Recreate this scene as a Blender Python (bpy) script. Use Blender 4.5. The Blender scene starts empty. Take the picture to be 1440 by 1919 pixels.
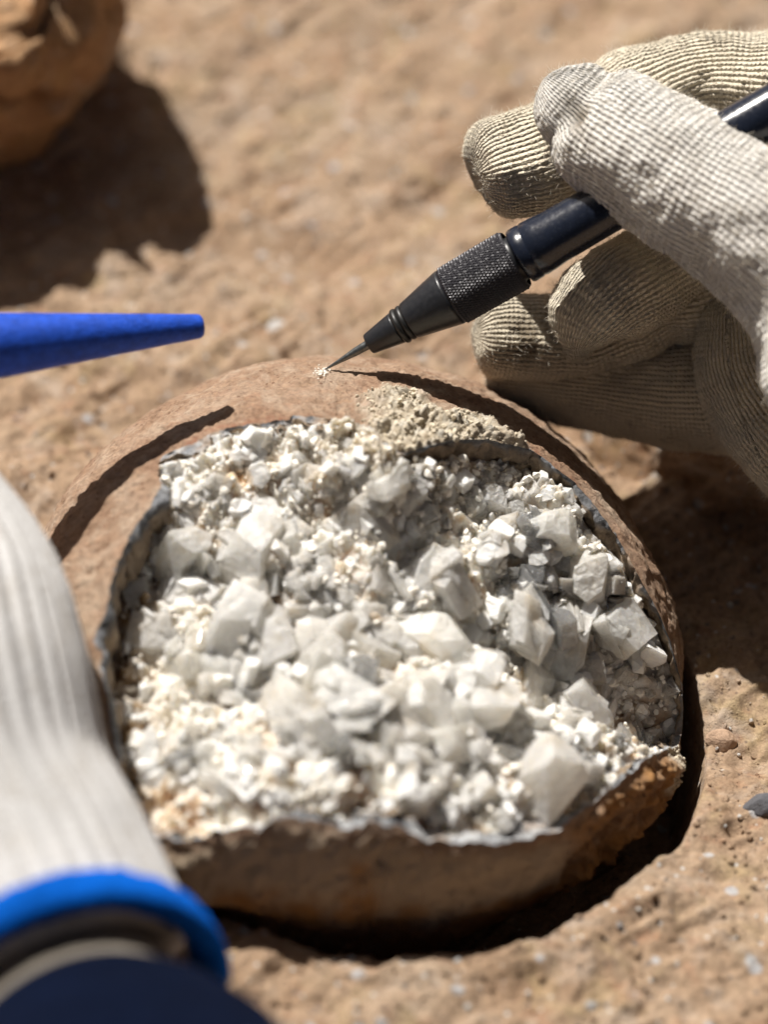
import bpy, bmesh, math, random
import numpy as np
from mathutils import Vector, Matrix, Quaternion, noise as mnoise
from mathutils.bvhtree import BVHTree

# ---------------------------------------------------------------- scene, camera, light
# 1 Blender unit = 1 cm
scene = bpy.context.scene
scene.unit_settings.scale_length = 0.01
COL = scene.collection
random.seed(11)
RNG = np.random.default_rng(11)

TH = math.radians(47.0)
DIST, FPX = 50.0, 6750.0
U = Vector((1, 0, 0)); V = Vector((0, math.sin(TH), math.cos(TH))); N = Vector((0, -math.cos(TH), math.sin(TH)))
TGT = U*0.296 + V*2.01
CAM = TGT + N*DIST

cd = bpy.data.cameras.new("camera"); cam = bpy.data.objects.new("camera", cd); COL.objects.link(cam)
cam.matrix_world = Matrix(((U.x, V.x, N.x, CAM.x), (U.y, V.y, N.y, CAM.y), (U.z, V.z, N.z, CAM.z), (0, 0, 0, 1)))
cd.sensor_fit = 'HORIZONTAL'; cd.sensor_width = 24.0; cd.lens = FPX*24.0/1440.0
cd.clip_start = 1.0; cd.clip_end = 5000.0
cd.dof.use_dof = True; cd.dof.focus_distance = DIST - 0.35; cd.dof.aperture_fstop = 0.074
scene.camera = cam

SUN = Vector((-0.37, 0.57, 1.0)).normalized()          # towards the sun
ld = bpy.data.lights.new("sun", 'SUN'); ld.energy = 5.0; ld.angle = math.radians(0.5); ld.color = (1.0, 0.95, 0.88)
sun = bpy.data.objects.new("sun", ld); COL.objects.link(sun)
sun.rotation_euler = SUN.to_track_quat('Z', 'Y').to_euler(); sun.location = SUN*100
w = bpy.data.worlds.new("World"); scene.world = w; w.use_nodes = True
bg = w.node_tree.nodes["Background"]; sky = w.node_tree.nodes.new("ShaderNodeTexSky")
sky.sky_type = 'NISHITA'; sky.sun_disc = False
sky.sun_elevation = math.asin(SUN.z); sky.sun_rotation = math.atan2(SUN.x, SUN.y)
w.node_tree.links.new(sky.outputs[0], bg.inputs[0]); sky.air_density = 0.06; sky.dust_density = 2.1; sky.ozone_density = 0.0; bg.inputs[1].default_value = 0.05
vs = scene.view_settings; vs.view_transform = 'Standard'; vs.look = 'None'; vs.gamma = 1.0; vs.exposure = 0.56
scene.cycles.max_bounces = 10; scene.cycles.diffuse_bounces = 7; scene.cycles.transmission_bounces = 6
scene.cycles.sample_clamp_indirect = 6.0
scene.cycles.caustics_reflective = False; scene.cycles.caustics_refractive = False
try:
    scene.cycles.use_denoising = True
except Exception:
    pass

def ray(px, py):
    return (-N*FPX + U*(px-720.0) - V*(py-959.5)).normalized()
def W(px, py, dep):
    """point seen at photo pixel (px, py), `dep` cm nearer the camera than the target plane"""
    d = ray(px, py)
    return CAM + d*((DIST-dep)/(-d.dot(N)))

# ---------------------------------------------------------------- numpy noise
def _h(i, j, k, s):
    n = (i.astype(np.int64)*73856093) ^ (j.astype(np.int64)*19349663) ^ (k.astype(np.int64)*83492791) ^ (s*2654435761)
    n = n & 0xffffffff
    n = (n ^ (n >> 15))*2246822519 & 0xffffffff
    n = (n ^ (n >> 13))*3266489917 & 0xffffffff
    n = n ^ (n >> 16)
    return n.astype(np.float64)/4294967295.0
def vnoise(p, s=0):
    f = np.floor(p); t = p-f; t = t*t*t*(t*(t*6-15)+10); f = f.astype(np.int64)
    r = 0
    for a in (0, 1):
        for b in (0, 1):
            for c in (0, 1):
                wt = (t[:, 0] if a else 1-t[:, 0])*(t[:, 1] if b else 1-t[:, 1])*(t[:, 2] if c else 1-t[:, 2])
                r = r + wt*_h(f[:, 0]+a, f[:, 1]+b, f[:, 2]+c, s)
    return r*2-1
def fbm(p, oct=4, s=0, gain=.5):
    r = 0; a = 1.0; q = p.copy()
    for o in range(oct):
        r = r+a*vnoise(q, s+o*7); a *= gain; q = q*2.03+1.7
    return r
def worley(p, s=0):
    f = np.floor(p).astype(np.int64); d1 = np.full(len(p), 9.0); d2 = d1.copy(); cid = np.zeros(len(p))
    for a in (-1, 0, 1):
        for b in (-1, 0, 1):
            for c in (-1, 0, 1):
                i, j, k = f[:, 0]+a, f[:, 1]+b, f[:, 2]+c
                q = np.stack([i+_h(i, j, k, s+1), j+_h(i, j, k, s+2), k+_h(i, j, k, s+3)], 1)
                d = np.sqrt(((q-p)**2).sum(1)); hid = _h(i, j, k, s+4)
                lt = d < d1
                d2 = np.where(lt, d1, np.minimum(d2, d)); cid = np.where(lt, hid, cid); d1 = np.where(lt, d, d1)
    return d1, d2, cid
def sm(x, a, b):
    t = np.clip((x-a)/(b-a), 0, 1); return t*t*(3-2*t)

# ---------------------------------------------------------------- mesh / object helpers
def np_mesh(name, v, f, smooth=True):
    me = bpy.data.meshes.new(name)
    me.from_pydata([tuple(x) for x in np.asarray(v)], [], [tuple(int(i) for i in x) for x in f])
    me.update()
    if smooth:
        me.polygons.foreach_set('use_smooth', [True]*len(me.polygons))
    return me
def attr(me, name, data):
    a = me.attributes.new(name, 'FLOAT', 'POINT'); a.data.foreach_set('value', np.asarray(data, dtype=np.float32))
def obj(name, me, mat=None, parent=None):
    o = bpy.data.objects.new(name, me); COL.objects.link(o)
    if mat is not None:
        if len(me.materials) == 0: me.materials.append(mat)
    if parent is not None: o.parent = parent
    return o
def thing(name, label, cat, loc=(0, 0, 0), group=None):
    o = bpy.data.objects.new(name, None); o.empty_display_size = .3; COL.objects.link(o); o.location = loc
    o['label'] = label; o['category'] = cat
    if group: o['group'] = group
    return o
def adopt(o, parent):
    """parent o while keeping its world coordinates"""
    o.parent = parent; o.location = Vector(o.location)-Vector(parent.location)
def grid_faces(nr, nc, wrap=False):
    i = np.arange(nr-1)[:, None]; j = np.arange(nc if wrap else nc-1)[None, :]; j2 = (j+1) % nc
    a = i*nc+j; b = i*nc+j2; c = (i+1)*nc+j2; d = (i+1)*nc+j
    return np.stack([a, b, c, d], -1).reshape(-1, 4)

# ---------------------------------------------------------------- materials
class NT:
    def __init__(s, name):
        s.m = bpy.data.materials.new(name); s.m.use_nodes = True; s.t = s.m.node_tree; s.n = s.t.nodes
        s.b = s.n["Principled BSDF"]; s.out = s.n["Material Output"]
    def lk(s, a, b): s.t.links.new(a, b)
    def new(s, ty, **kw):
        x = s.n.new(ty)
        for k, v in kw.items(): setattr(x, k, v)
        return x
    def coord(s):
        return s.new('ShaderNodeTexCoord').outputs['Object']
    def mapped(s, sc, rot=(0, 0, 0)):
        m = s.new('ShaderNodeMapping'); s.lk(s.coord(), m.inputs[0]); m.inputs['Scale'].default_value = sc; m.inputs['Rotation'].default_value = rot
        return m.outputs[0]
    def noise(s, sc, det=4, rough=.55, vec=None, dist=0):
        x = s.new('ShaderNodeTexNoise'); x.inputs['Scale'].default_value = sc; x.inputs['Detail'].default_value = det
        x.inputs['Roughness'].default_value = rough; x.inputs['Distortion'].default_value = dist
        s.lk(vec if vec is not None else s.coord(), x.inputs['Vector']); return x.outputs['Fac']
    def voro(s, sc, out='Distance', vec=None, rnd=1.0):
        x = s.new('ShaderNodeTexVoronoi'); x.inputs['Scale'].default_value = sc; x.inputs['Randomness'].default_value = rnd
        s.lk(vec if vec is not None else s.coord(), x.inputs['Vector']); return x.outputs[out]
    def ramp(s, fac, stops, interp='LINEAR'):
        r = s.new('ShaderNodeValToRGB'); r.color_ramp.interpolation = interp; e = r.color_ramp.elements
        while len(e) < len(stops): e.new(0.5)
        for k, (p, c) in enumerate(stops):
            e[k].position = p; c = c if isinstance(c, (tuple, list)) else (c, c, c); e[k].color = (*c[:3], 1)
        s.lk(fac, r.inputs[0]); return r.outputs[0]
    def mix(s, fac, a, b, mode='MIX'):
        m = s.new('ShaderNodeMix', data_type='RGBA', blend_type=mode)
        for v, i in ((fac, m.inputs[0]), (a, m.inputs[6]), (b, m.inputs[7])):
            if isinstance(v, (int, float)): i.default_value = v
            elif isinstance(v, tuple): i.default_value = (*v[:3], 1)
            else: s.lk(v, i)
        return m.outputs[2]
    def math(s, op, a, b=None, c=None):
        m = s.new('ShaderNodeMath', operation=op)
        for k, v in enumerate((a, b, c)):
            if v is None: continue
            if isinstance(v, (int, float)): m.inputs[k].default_value = v
            else: s.lk(v, m.inputs[k])
        return m.outputs[0]
    def attr(s, name):
        a = s.new('ShaderNodeAttribute'); a.attribute_name = name; return a.outputs['Fac']
    def rnd(s):
        return s.new('ShaderNodeObjectInfo').outputs['Random']
    def bump(s, h, dist, strength=1.0):
        b = s.new('ShaderNodeBump'); b.inputs['Distance'].default_value = dist; b.inputs['Strength'].default_value = strength
        s.lk(h, b.inputs['Height']); s.lk(b.outputs[0], s.b.inputs['Normal'])
    def set(s, **kw):
        for k, v in kw.items():
            i = s.b.inputs[k.replace('_', ' ')]
            if isinstance(v, (int, float)): i.default_value = v
            elif isinstance(v, tuple): i.default_value = (*v, 1) if len(v) == 3 and i.type == 'RGBA' else v
            else: s.lk(v, i)

def mat_ground(name, tint=(1, 1, 1), fleck=True):
    t = NT(name)
    big = t.noise(.33, 4, .6); mid = t.noise(1.7, 6, .62, dist=.4); fine = t.noise(9, 6, .7)
    c = t.ramp(mid, [(.25, (.30, .19, .115)), (.45, (.43, .285, .18)), (.6, (.49, .345, .23)), (.78, (.58, .46, .34))])
    c2 = t.ramp(big, [(.35, (.37, .23, .135)), (.55, (.48, .335, .22)), (.7, (.46, .36, .265))])
    c = t.mix(.5, c, c2)
    red = t.ramp(t.noise(2.9, 4, .6), [(.56, 0.0), (.70, 1.0)])
    c = t.mix(t.math('MULTIPLY', red, .45), c, (.36, .16, .085))
    yel = t.ramp(t.noise(1.1, 5, .65, dist=.6), [(.54, 0.0), (.70, 1.0)])
    c = t.mix(t.math('MULTIPLY', yel, .5), c, (.46, .34, .17))
    g = t.ramp(fine, [(.3, (.62, .60, .58)), (.5, (.95, .95, .95)), (.72, (1.25, 1.24, 1.22))])
    c = t.mix(1.0, c, g, 'MULTIPLY')
    if fleck:
        for sc, th, col, k in ((2.1, .13, (.55, .56, .57), 1), (3.7, .12, (.14, .13, .13), 2), (5.5, .12, (.72, .70, .66), 3), (8.0, .14, (.16, .11, .08), 4)):
            mp = t.mapped((1, 1, 1.0), (k*.7, k*1.1, k*.4))
            d = t.voro(sc, 'Distance', mp); cc = t.voro(sc, 'Color', mp)
            sep = t.new('ShaderNodeSeparateColor'); t.lk(cc, sep.inputs[0])
            on = t.math('GREATER_THAN', sep.outputs[0], .62)
            dd = t.math('ADD', d, t.math('MULTIPLY', t.math('SUBTRACT', fine, .5), .25))
            f = t.ramp(dd, [(th, 1.0), (th+.09, 0.0)])
            c = t.mix(t.math('MULTIPLY', t.math('MULTIPLY', f, on), .75), c, col)
    c = t.mix(1.0, c, tint, 'MULTIPLY')
    pale = t.ramp(t.noise(1.35, 6, .7, dist=.8), [(.52, 0.0), (.66, 1.0)])
    c = t.mix(t.math('MULTIPLY', pale, .5), c, (.56, .45, .36))
    dk = t.ramp(t.noise(4.2, 5, .7), [(.30, 1.0), (.42, 0.0)])
    c = t.mix(t.math('MULTIPLY', dk, .4), c, (.24, .15, .10))
    c = t.mix(1.0, c, (.90, .94, .99), 'MULTIPLY')
    t.set(Base_Color=c, Roughness=.92, Specular_IOR_Level=.2)
    t.bump(t.math('ADD', t.math('MULTIPLY', t.noise(14, 6, .75), .8), t.math('MULTIPLY', t.noise(45, 3, .6), .35)), .06)
    return t.m

def mat_shell():
    t = NT('shell_sandstone')
    mid = t.noise(1.5, 6, .62, dist=.3); fine = t.noise(12, 6, .7)
    c = t.ramp(mid, [(.3, (.34, .21, .135)), (.48, (.46, .305, .205)), (.62, (.53, .38, .275)), (.8, (.58, .46, .35))])
    red = t.ramp(t.noise(2.3, 5, .65), [(.5, 0.0), (.68, 1.0)])
    c = t.mix(t.math('MULTIPLY', red, .28), c, (.42, .22, .14))
    g = t.ramp(fine, [(.3, (.50, .48, .465)), (.5, (.76, .76, .76)), (.72, (1.04, 1.03, 1.0))])
    c = t.mix(1.0, c, g, 'MULTIPLY')
    du = t.ramp(t.noise(1.9, 6, .72, dist=.9), [(.50, 0.0), (.64, 1.0)])
    c = t.mix(t.math('MULTIPLY', du, .5), c, (.56, .45, .345))
    d = t.voro(9, 'Distance'); cc = t.voro(9, 'Color'); sep = t.new('ShaderNodeSeparateColor'); t.lk(cc, sep.inputs[0])
    f = t.math('MULTIPLY', t.ramp(d, [(.16, 1.0), (.26, 0.0)]), t.math('GREATER_THAN', sep.outputs[1], .6))
    c = t.mix(t.math('MULTIPLY', f, .7), c, (.17, .09, .055))
    # iron stained lower wall, yellow-grey sediment crust and red rim stain (own shapes, from mesh attributes)
    c = t.mix(t.math('MULTIPLY', t.attr('iron'), t.ramp(t.noise(2.2, 5, .6), [(.35, .25), (.65, .95)])), c, (.50, .25, .075))
    c = t.mix(t.math('MULTIPLY', t.attr('greywall'), .8), c, (.60, .49, .36))
    c = t.mix(t.math('MULTIPLY', t.attr('redrim'), t.ramp(t.noise(4, 5, .7), [(.42, 0.0), (.62, .8)])), c, (.26, .085, .045))
    sed = t.ramp(t.noise(6, 5, .7), [(.3, (.40, .31, .21)), (.5, (.58, .51, .40)), (.7, (.78, .74, .65))])
    c = t.mix(t.attr('sediment'), c, sed)
    t.set(Base_Color=c, Roughness=.9, Specular_IOR_Level=.25)
    t.bump(t.math('ADD', t.math('MULTIPLY', t.noise(16, 6, .75), .7), t.math('MULTIPLY', t.noise(55, 3, .6), .3)), .075)
    return t.m

def mat_eggshell():
    t = NT('eggshell_dark')
    c = t.ramp(t.noise(5, 5, .65), [(.3, (.035, .037, .042)), (.5, (.12, .125, .135)), (.62, (.24, .25, .27)), (.8, (.5, .49, .47))])
    c = t.mix(t.math('MULTIPLY', t.ramp(t.noise(1.1, 5, .7, dist=.4), [(.44, 0.0), (.56, 1.0)]), t.attr('crust')), c, t.ramp(t.noise(6, 4, .6), [(.35, (.34, .36, .39)), (.65, (.66, .67, .67))]))
    c = t.mix(t.ramp(t.noise(.9, 5, .7, dist=.6), [(.50, 0.0), (.60, .9)]), c, t.ramp(t.noise(7, 4, .6), [(.35, (.30, .20, .13)), (.65, (.52, .41, .31))]))
    c = t.mix(t.attr('wall'), c, t.ramp(t.noise(4, 4, .6), [(.35, (.16, .12, .085)), (.65, (.42, .32, .22))]))
    t.set(Base_Color=c, Roughness=.55)
    t.bump(t.noise(22, 5, .7), .04)
    return t.m

def mat_bed():
    t = NT('calcite_crust')
    c = t.ramp(t.noise(3.5, 6, .65), [(.3, (.72, .66, .56)), (.5, (.84, .81, .74)), (.7, (.92, .91, .88))])
    st = t.math('MULTIPLY', t.ramp(t.noise(1.5, 5, .65, dist=.5), [(.50, 0.0), (.66, 1.0)]), .7)
    c = t.mix(st, c, (.62, .38, .17))
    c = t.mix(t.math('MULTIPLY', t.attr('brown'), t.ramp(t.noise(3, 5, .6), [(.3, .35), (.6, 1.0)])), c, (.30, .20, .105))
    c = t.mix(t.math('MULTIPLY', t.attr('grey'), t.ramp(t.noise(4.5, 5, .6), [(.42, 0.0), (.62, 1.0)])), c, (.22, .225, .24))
    c = t.mix(t.attr('sediment'), c, t.ramp(t.noise(6, 5, .7), [(.3, (.42, .33, .23)), (.5, (.62, .55, .44)), (.7, (.82, .78, .70))]))
    c = t.mix(t.math('MULTIPLY', t.attr('sandy'), t.ramp(t.noise(5, 5, .7), [(.35, .35), (.6, 1.0)])), c, (.58, .36, .19))
    t.set(Base_Color=c, Roughness=t.ramp(t.noise(3, 4, .6), [(.4, .3), (.6, .75)]), Subsurface_Weight=.75, Subsurface_Radius=(.28, .25, .20), Subsurface_Scale=1.0, Coat_Weight=.2, Coat_Roughness=.1)
    t.bump(t.math('ADD', t.noise(14, 6, .75), t.math('MULTIPLY', t.noise(45, 4, .6), .4)), .03)
    return t.m

def mat_calcite(name, transl, lo, hi, rough=.25, trans=0.0, bump=.03):
    t = NT(name)
    c = t.ramp(t.rnd(), [(0, lo), (.5, hi), (1, (.93, .92, .88))])
    st = t.math('MULTIPLY', t.ramp(t.noise(1.6, 5, .65), [(.54, 0.0), (.72, 1.0)]), .45)
    c = t.mix(st, c, (.80, .64, .42))
    t.set(Base_Color=c, Roughness=t.ramp(t.noise(5, 5, .6), [(.35, rough), (.7, rough+.35)]), IOR=1.6, Transmission_Weight=trans, Coat_Weight=.6, Coat_Roughness=.06,
          Subsurface_Weight=.5, Subsurface_Radius=(.20, .18, .15), Subsurface_Scale=1.0)
    vz = t.new('ShaderNodeTexVoronoi', feature='F1', distance='MANHATTAN'); vz.inputs['Scale'].default_value = 3.0
    wv = t.new('ShaderNodeVectorMath', operation='ADD'); nn = t.new('ShaderNodeTexNoise'); nn.inputs['Scale'].default_value = 2.5
    t.lk(t.coord(), nn.inputs['Vector']); t.lk(t.coord(), wv.inputs[0]); t.lk(nn.outputs['Color'], wv.inputs[1]); t.lk(wv.outputs[0], vz.inputs['Vector'])
    t.bump(t.math('ADD', t.math('MULTIPLY', vz.outputs['Distance'], .8), t.math('ADD', t.math('MULTIPLY', t.noise(6, 6, .7), .8), t.math('MULTIPLY', t.noise(28, 4, .65), .25))), bump)
    # milky crystal lets light through: part of it is passed on from the far faces
    tr = t.new('ShaderNodeBsdfTranslucent'); t.lk(c, tr.inputs['Color'])
    cl = t.ramp(t.noise(2.2, 4, .6), [(.3, transl*.5), (.7, min(1.0, transl*1.3))])
    mx = t.new('ShaderNodeMixShader'); t.lk(cl, mx.inputs[0]); t.lk(t.b.outputs[0], mx.inputs[1]); t.lk(tr.outputs[0], mx.inputs[2])
    t.lk(mx.outputs[0], t.out.inputs['Surface'])
    return t.m

def mat_knit(name, base, dirt=.5, bump=.07):
    t = NT(name)
    u = t.attr('knit_u'); v = t.attr('knit_v')
    wob = t.math('MULTIPLY', t.math('SUBTRACT', t.noise(4, 3, .6), .5), .55)
    u = t.math('ADD', u, wob)
    x = t.math('SUBTRACT', t.math('FRACT', u), .5)
    ax = t.math('ABSOLUTE', x)
    wale = t.math('COSINE', t.math('MULTIPLY', x, 3.0))
    y = t.math('ADD', t.math('ADD', v, t.math('MULTIPLY', ax, .9)), t.math('MULTIPLY', wob, 1.2))
    st = t.math('ADD', t.math('MULTIPLY', t.math('COSINE', t.math('MULTIPLY', y, 6.2832)), .5), .5)
    h = t.math('MULTIPLY', wale, t.math('ADD', t.math('MULTIPLY', st, .35), .65))
    fib = t.noise(38, 4, .7)
    hh = t.math('ADD', h, t.math('MULTIPLY', fib, .55))
    c = t.ramp(t.noise(1.3, 4, .6), [(.3, tuple(b*.86 for b in base)), (.6, base)])
    c = t.mix(t.attr('whiter'), c, tuple(min(.92, .35*b+.60) for b in base))  # mixes the first tube (thumb to wrist) towards a whiter tone
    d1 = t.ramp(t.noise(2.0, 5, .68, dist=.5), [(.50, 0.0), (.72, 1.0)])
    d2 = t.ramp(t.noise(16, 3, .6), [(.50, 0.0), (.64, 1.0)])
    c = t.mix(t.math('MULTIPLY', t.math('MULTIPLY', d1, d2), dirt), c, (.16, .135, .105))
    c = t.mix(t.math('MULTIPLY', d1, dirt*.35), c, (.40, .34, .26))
    c = t.mix(t.math('MULTIPLY', t.attr('stain_shade'), .85), c, (.17, .125, .075))  # dark colour for the thumb hollow's shade and for dirt
    t.set(Base_Color=c, Roughness=.95, Specular_IOR_Level=.1, Sheen_Weight=.25, Sheen_Roughness=.5)
    t.bump(hh, bump, 1.0)
    return t.m

def mat_plain(name, col, rough, metal=0.0, nz=0.0, nsc=8, spec=.5, bump=0.0):
    t = NT(name)
    c = t.ramp(t.noise(nsc, 5, .65), [(.3, tuple(x*(1-nz) for x in col)), (.7, tuple(min(1, x*(1+nz)) for x in col))])
    t.set(Base_Color=c, Roughness=t.ramp(t.noise(nsc*1.7, 4, .6), [(.3, max(.05, rough-.08)), (.7, min(1, rough+.1))]), Metallic=metal, Specular_IOR_Level=spec)
    if bump: t.bump(t.noise(nsc*3, 4, .6), bump)
    return t.m

def mat_cloth(name, col, sc):
    t = NT(name)
    wv = t.new('ShaderNodeTexWave', wave_type='BANDS'); wv.inputs['Scale'].default_value = sc; wv.inputs['Distortion'].default_value = .5
    t.lk(t.coord(), wv.inputs['Vector'])
    c = t.ramp(t.noise(2, 4, .6), [(.3, tuple(x*.8 for x in col)), (.7, tuple(x*1.15 for x in col))])
    t.set(Base_Color=c, Roughness=.9, Specular_IOR_Level=.05)
    t.bump(t.math('ADD', wv.outputs['Fac'], t.noise(20, 3, .6)), .03)
    return t.m

M_ground = mat_ground('sandstone_ground')
M_rock = mat_ground('sandstone_rock', (.95, .88, .8))
M_shell = mat_shell(); M_rim = mat_eggshell(); M_bed = mat_bed()
M_milky = mat_calcite('calcite_milky', .52, (.91, .89, .845), (.955, .945, .92), .09, .22, .022)
M_clear = mat_calcite('calcite_clear', .25, (.86, .86, .85), (.93, .93, .92), .05, .85, .012)
M_grey = mat_calcite('calcite_grey', .5, (.70, .68, .64), (.84, .82, .78))
M_chip = mat_calcite('calcite_chip', .16, (.88, .85, .78), (.93, .91, .86), .4)
M_grain = mat_plain('calcite_powder', (.88, .84, .76), .8, 0, .08, 3, .3)
M_sedgrain = mat_plain('sediment_grain', (.62, .55, .43), .9, 0, .35, 6, .2, .03)
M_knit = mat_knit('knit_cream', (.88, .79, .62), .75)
M_fuzz = mat_plain('cotton_fibre', (.72, .66, .55), .9, 0, .1, 3, .1)

# ---------------------------------------------------------------- the egg's figure
EC = Vector((-0.20, -0.40, 0.0)); ea, eb, ec, ero, ety = 4.70, 5.20, 3.40, -.268, -.25
_R = np.array([[math.cos(ero), math.sin(ero), 0], [-math.sin(ero), math.cos(ero), 0], [0, 0, 1]])
_Y = np.array([[math.cos(ety), 0, math.sin(ety)], [0, 1, 0], [-math.sin(ety), 0, math.cos(ety)]])
EM = np.diag([1/ea, 1/eb, 1/ec]) @ _Y @ _R
def egg_hit(px, py):
    r = np.array(ray(px, py)); o = EM @ np.array(CAM-EC); d = EM @ r
    A = d@d; B = o@d; C = o@o-1; ds = B*B-A*C
    t = (-B-math.sqrt(max(ds, 0)))/A
    return np.array(CAM)+r*t
OUT = [(500,795),(560,780),(640,790),(700,820),(760,850),(810,835),(850,825),(940,830),(1000,845),(1060,890),(1110,945),(1150,1000),(1185,1060),(1215,1110),(1240,1160),(1260,1215),(1274,1270),(1281,1330),(1280,1378),(1250,1402),(1200,1430),(1150,1475),(1100,1510),(1050,1545),(990,1570),(920,1577),(840,1580),(780,1565),(740,1548),(700,1540),(640,1545),(580,1535),(520,1530),(480,1550),(430,1560),(380,1575),(330,1580),(290,1570),(258,1530),(235,1460),(215,1400),(205,1330),(190,1250),(185,1190),(200,1130),(214,1080),(222,1040),(250,990),(278,950),(300,905),(292,880),(312,855),(350,835),(390,815),(440,800)]
bp = np.array([egg_hit(*p) for p in OUT]) - np.array(EC)
b_az = np.arctan2(bp[:, 1], bp[:, 0]); b_ph = np.arctan2(np.hypot(bp[:, 0], bp[:, 1]), bp[:, 2])
o_ = np.argsort(b_az); b_az = b_az[o_]; b_ph = b_ph[o_]
baz3 = np.concatenate([b_az-2*np.pi, b_az, b_az+2*np.pi]); bph3 = np.tile(b_ph, 3)
def phi_b(az):
    r = np.interp(az, baz3, bph3)
    p = np.stack([np.cos(az)*4, np.sin(az)*4, np.zeros_like(az)], 1)
    return r+.012*fbm(p*2.2, 4, 5)+.007*vnoise(p*6, 8)+.004*vnoise(p*15, 9)
def egg_pt(ph, az, scale=1.0):
    d = np.stack([np.sin(ph)*np.cos(az), np.sin(ph)*np.sin(az), np.cos(ph)], -1)
    rho = 1/np.linalg.norm(d @ EM.T, axis=-1)
    return d*(rho*scale)[..., None]                       # relative to EC
def front_w(az):                                         # 1 facing the camera
    return sm(-np.sin(az), .1, .8)

NAZ = 1400
AZ = np.linspace(-np.pi, np.pi, NAZ, endpoint=False)
PHB = phi_b(AZ)
B0 = egg_pt(PHB, AZ)                                     # fracture edge, relative to EC

egg = thing('fossil_egg', 'cracked brown fossil egg full of white calcite crystals, set in a rock socket', 'fossil egg', EC)

# socket lip in the rock, as (azimuth, radius) round the egg's axis
GZ = -.45
def at_z(px, py, z):
    d = ray(px, py); return CAM+d*((z-CAM.z)/d.z)
LIP = [(1322,1400),(1312,1462),(1272,1565),(1180,1645),(1050,1712),(900,1756),(720,1772),(560,1745),(440,1692),(330,1650)]
lipv = [at_z(x, y, float(np.interp(x, [440, 720, 1000, 1180, 1322], [.62, .5, .32, .1, 0.])))-EC for x, y in LIP]
la = [math.atan2(p.y, p.x) for p in lipv]; lr = [math.hypot(p.x, p.y) for p in lipv]
lip_az = np.concatenate([[-math.pi, math.radians(-150)], np.array(la)[np.argsort(la)], np.radians([15, 45, 90, 135, 180])])
lip_r = np.concatenate([[5.1, 5.0], np.array(lr)[np.argsort(la)], [4.8, 5.0, 5.25, 5.05, 5.1]])
print('lip', np.round(np.degrees(lip_az)), np.round(lip_r, 2))
# shell
NT_ = 150
tt = np.linspace(0, 1, NT_)[:, None]
PHMAX = math.radians(150)
PH = PHB[None, :]+(PHMAX-PHB[None, :])*tt**1.15
AZg = np.broadcast_to(AZ, PH.shape)
under = front_w(AZg)*sm((PH-PHB[None, :]), -.12, .62)*.19
P = egg_pt(PH.ravel(), AZg.ravel(), 1.0).reshape(-1, 3)
under = np.maximum(under-under[0:1], 0)
P *= (1-under.ravel())[:, None]
rl = np.interp(AZg.ravel(), lip_az, lip_r)-.12-.12*front_w(AZg.ravel()); rxy = np.hypot(P[:, 0], P[:, 1])
lim = rl+.9*sm(P[:, 2], .15, 1.3)
kk = np.where(rxy > lim, lim/rxy, 1.0); P[:, :2] *= kk[:, None]
nrm = P @ EM.T @ EM; nrm /= np.linalg.norm(nrm, axis=1)[:, None]
edge = sm((PH-PHB[None, :]).ravel(), 0, .05)
sedc = np.array(egg_hit(800, 800))-np.array(EC)
dsed = np.linalg.norm((P-sedc)*np.array([.60, 1.15, 1.15]), axis=1)
sed = sm(-(dsed+.55*fbm(P*1.5, 5, 31)), -1.15, -.55)
sed = np.maximum(sed, .9*sm(-(np.linalg.norm(P-(np.array(egg_hit(1262, 1405))-np.array(EC)), axis=1)+.2*fbm(P*3, 3, 9)), -.55, -.25))
d1, d2, cid = worley(P*3.2, 3)
e1, e2, _ = worley(P*9.0, 6)
disp = .05*fbm(P*.9, 4, 1)+.022*fbm(P*4, 4, 2)+.012*vnoise(P*17, 4)
disp -= .05*sm(-d1, -.28, -.1)*(cid > .72)
f1, _, fid = worley(P*7.5, 81)
disp -= .035*sm(-f1, -.30, -.08)*(fid > .55)
disp += .012*fbm(P*11, 2, 82)
disp += sed*(.05+.11*fbm(P*3.3, 5, 14)-.10*(e1-.4)+.05*(d2-d1))
wall = front_w(AZg).ravel()*sm((PH-PHB[None, :]).ravel(), .0, .08)
disp += wall*(.05*fbm(P*1.0, 3, 44)+.022*fbm(P*4.5, 4, 45))
rgt = sm(np.cos(AZg.ravel()-math.radians(-32)), .93, .985)*sm((PH-PHB[None, :]).ravel(), .0, .05)
disp += rgt*(.12*(d2-d1)-.14*(.5-e1)+.14*fbm(P*2.6, 4, 46))
disp *= edge
P = P+nrm*disp[:, None]
iron = np.clip(wall*sm((PH-PHB[None, :]).ravel()+.16*fbm(P*1.2, 3, 71), .20, .36)+rgt*.9, 0, 1)
greyw = wall*(1-iron)*sm((PH-PHB[None, :]).ravel(), .0, .05)*(1-rgt)
redr = sm(-(PH-PHB[None, :]).ravel()-.02*fbm(P*3, 3, 77), -.055, -.015)*sm(np.sin(AZg.ravel()), .35, .7)*sm(fbm(P*1.5, 3, 78), -.3, .3)
me = np_mesh('shell', P, grid_faces(NT_, NAZ, True)[:, ::-1])
for nme, dat in (('sediment', sed), ('iron', iron), ('greywall', greyw), ('redrim', redr)): attr(me, nme, dat)
shell = obj('shell', me, M_shell, egg)

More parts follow.
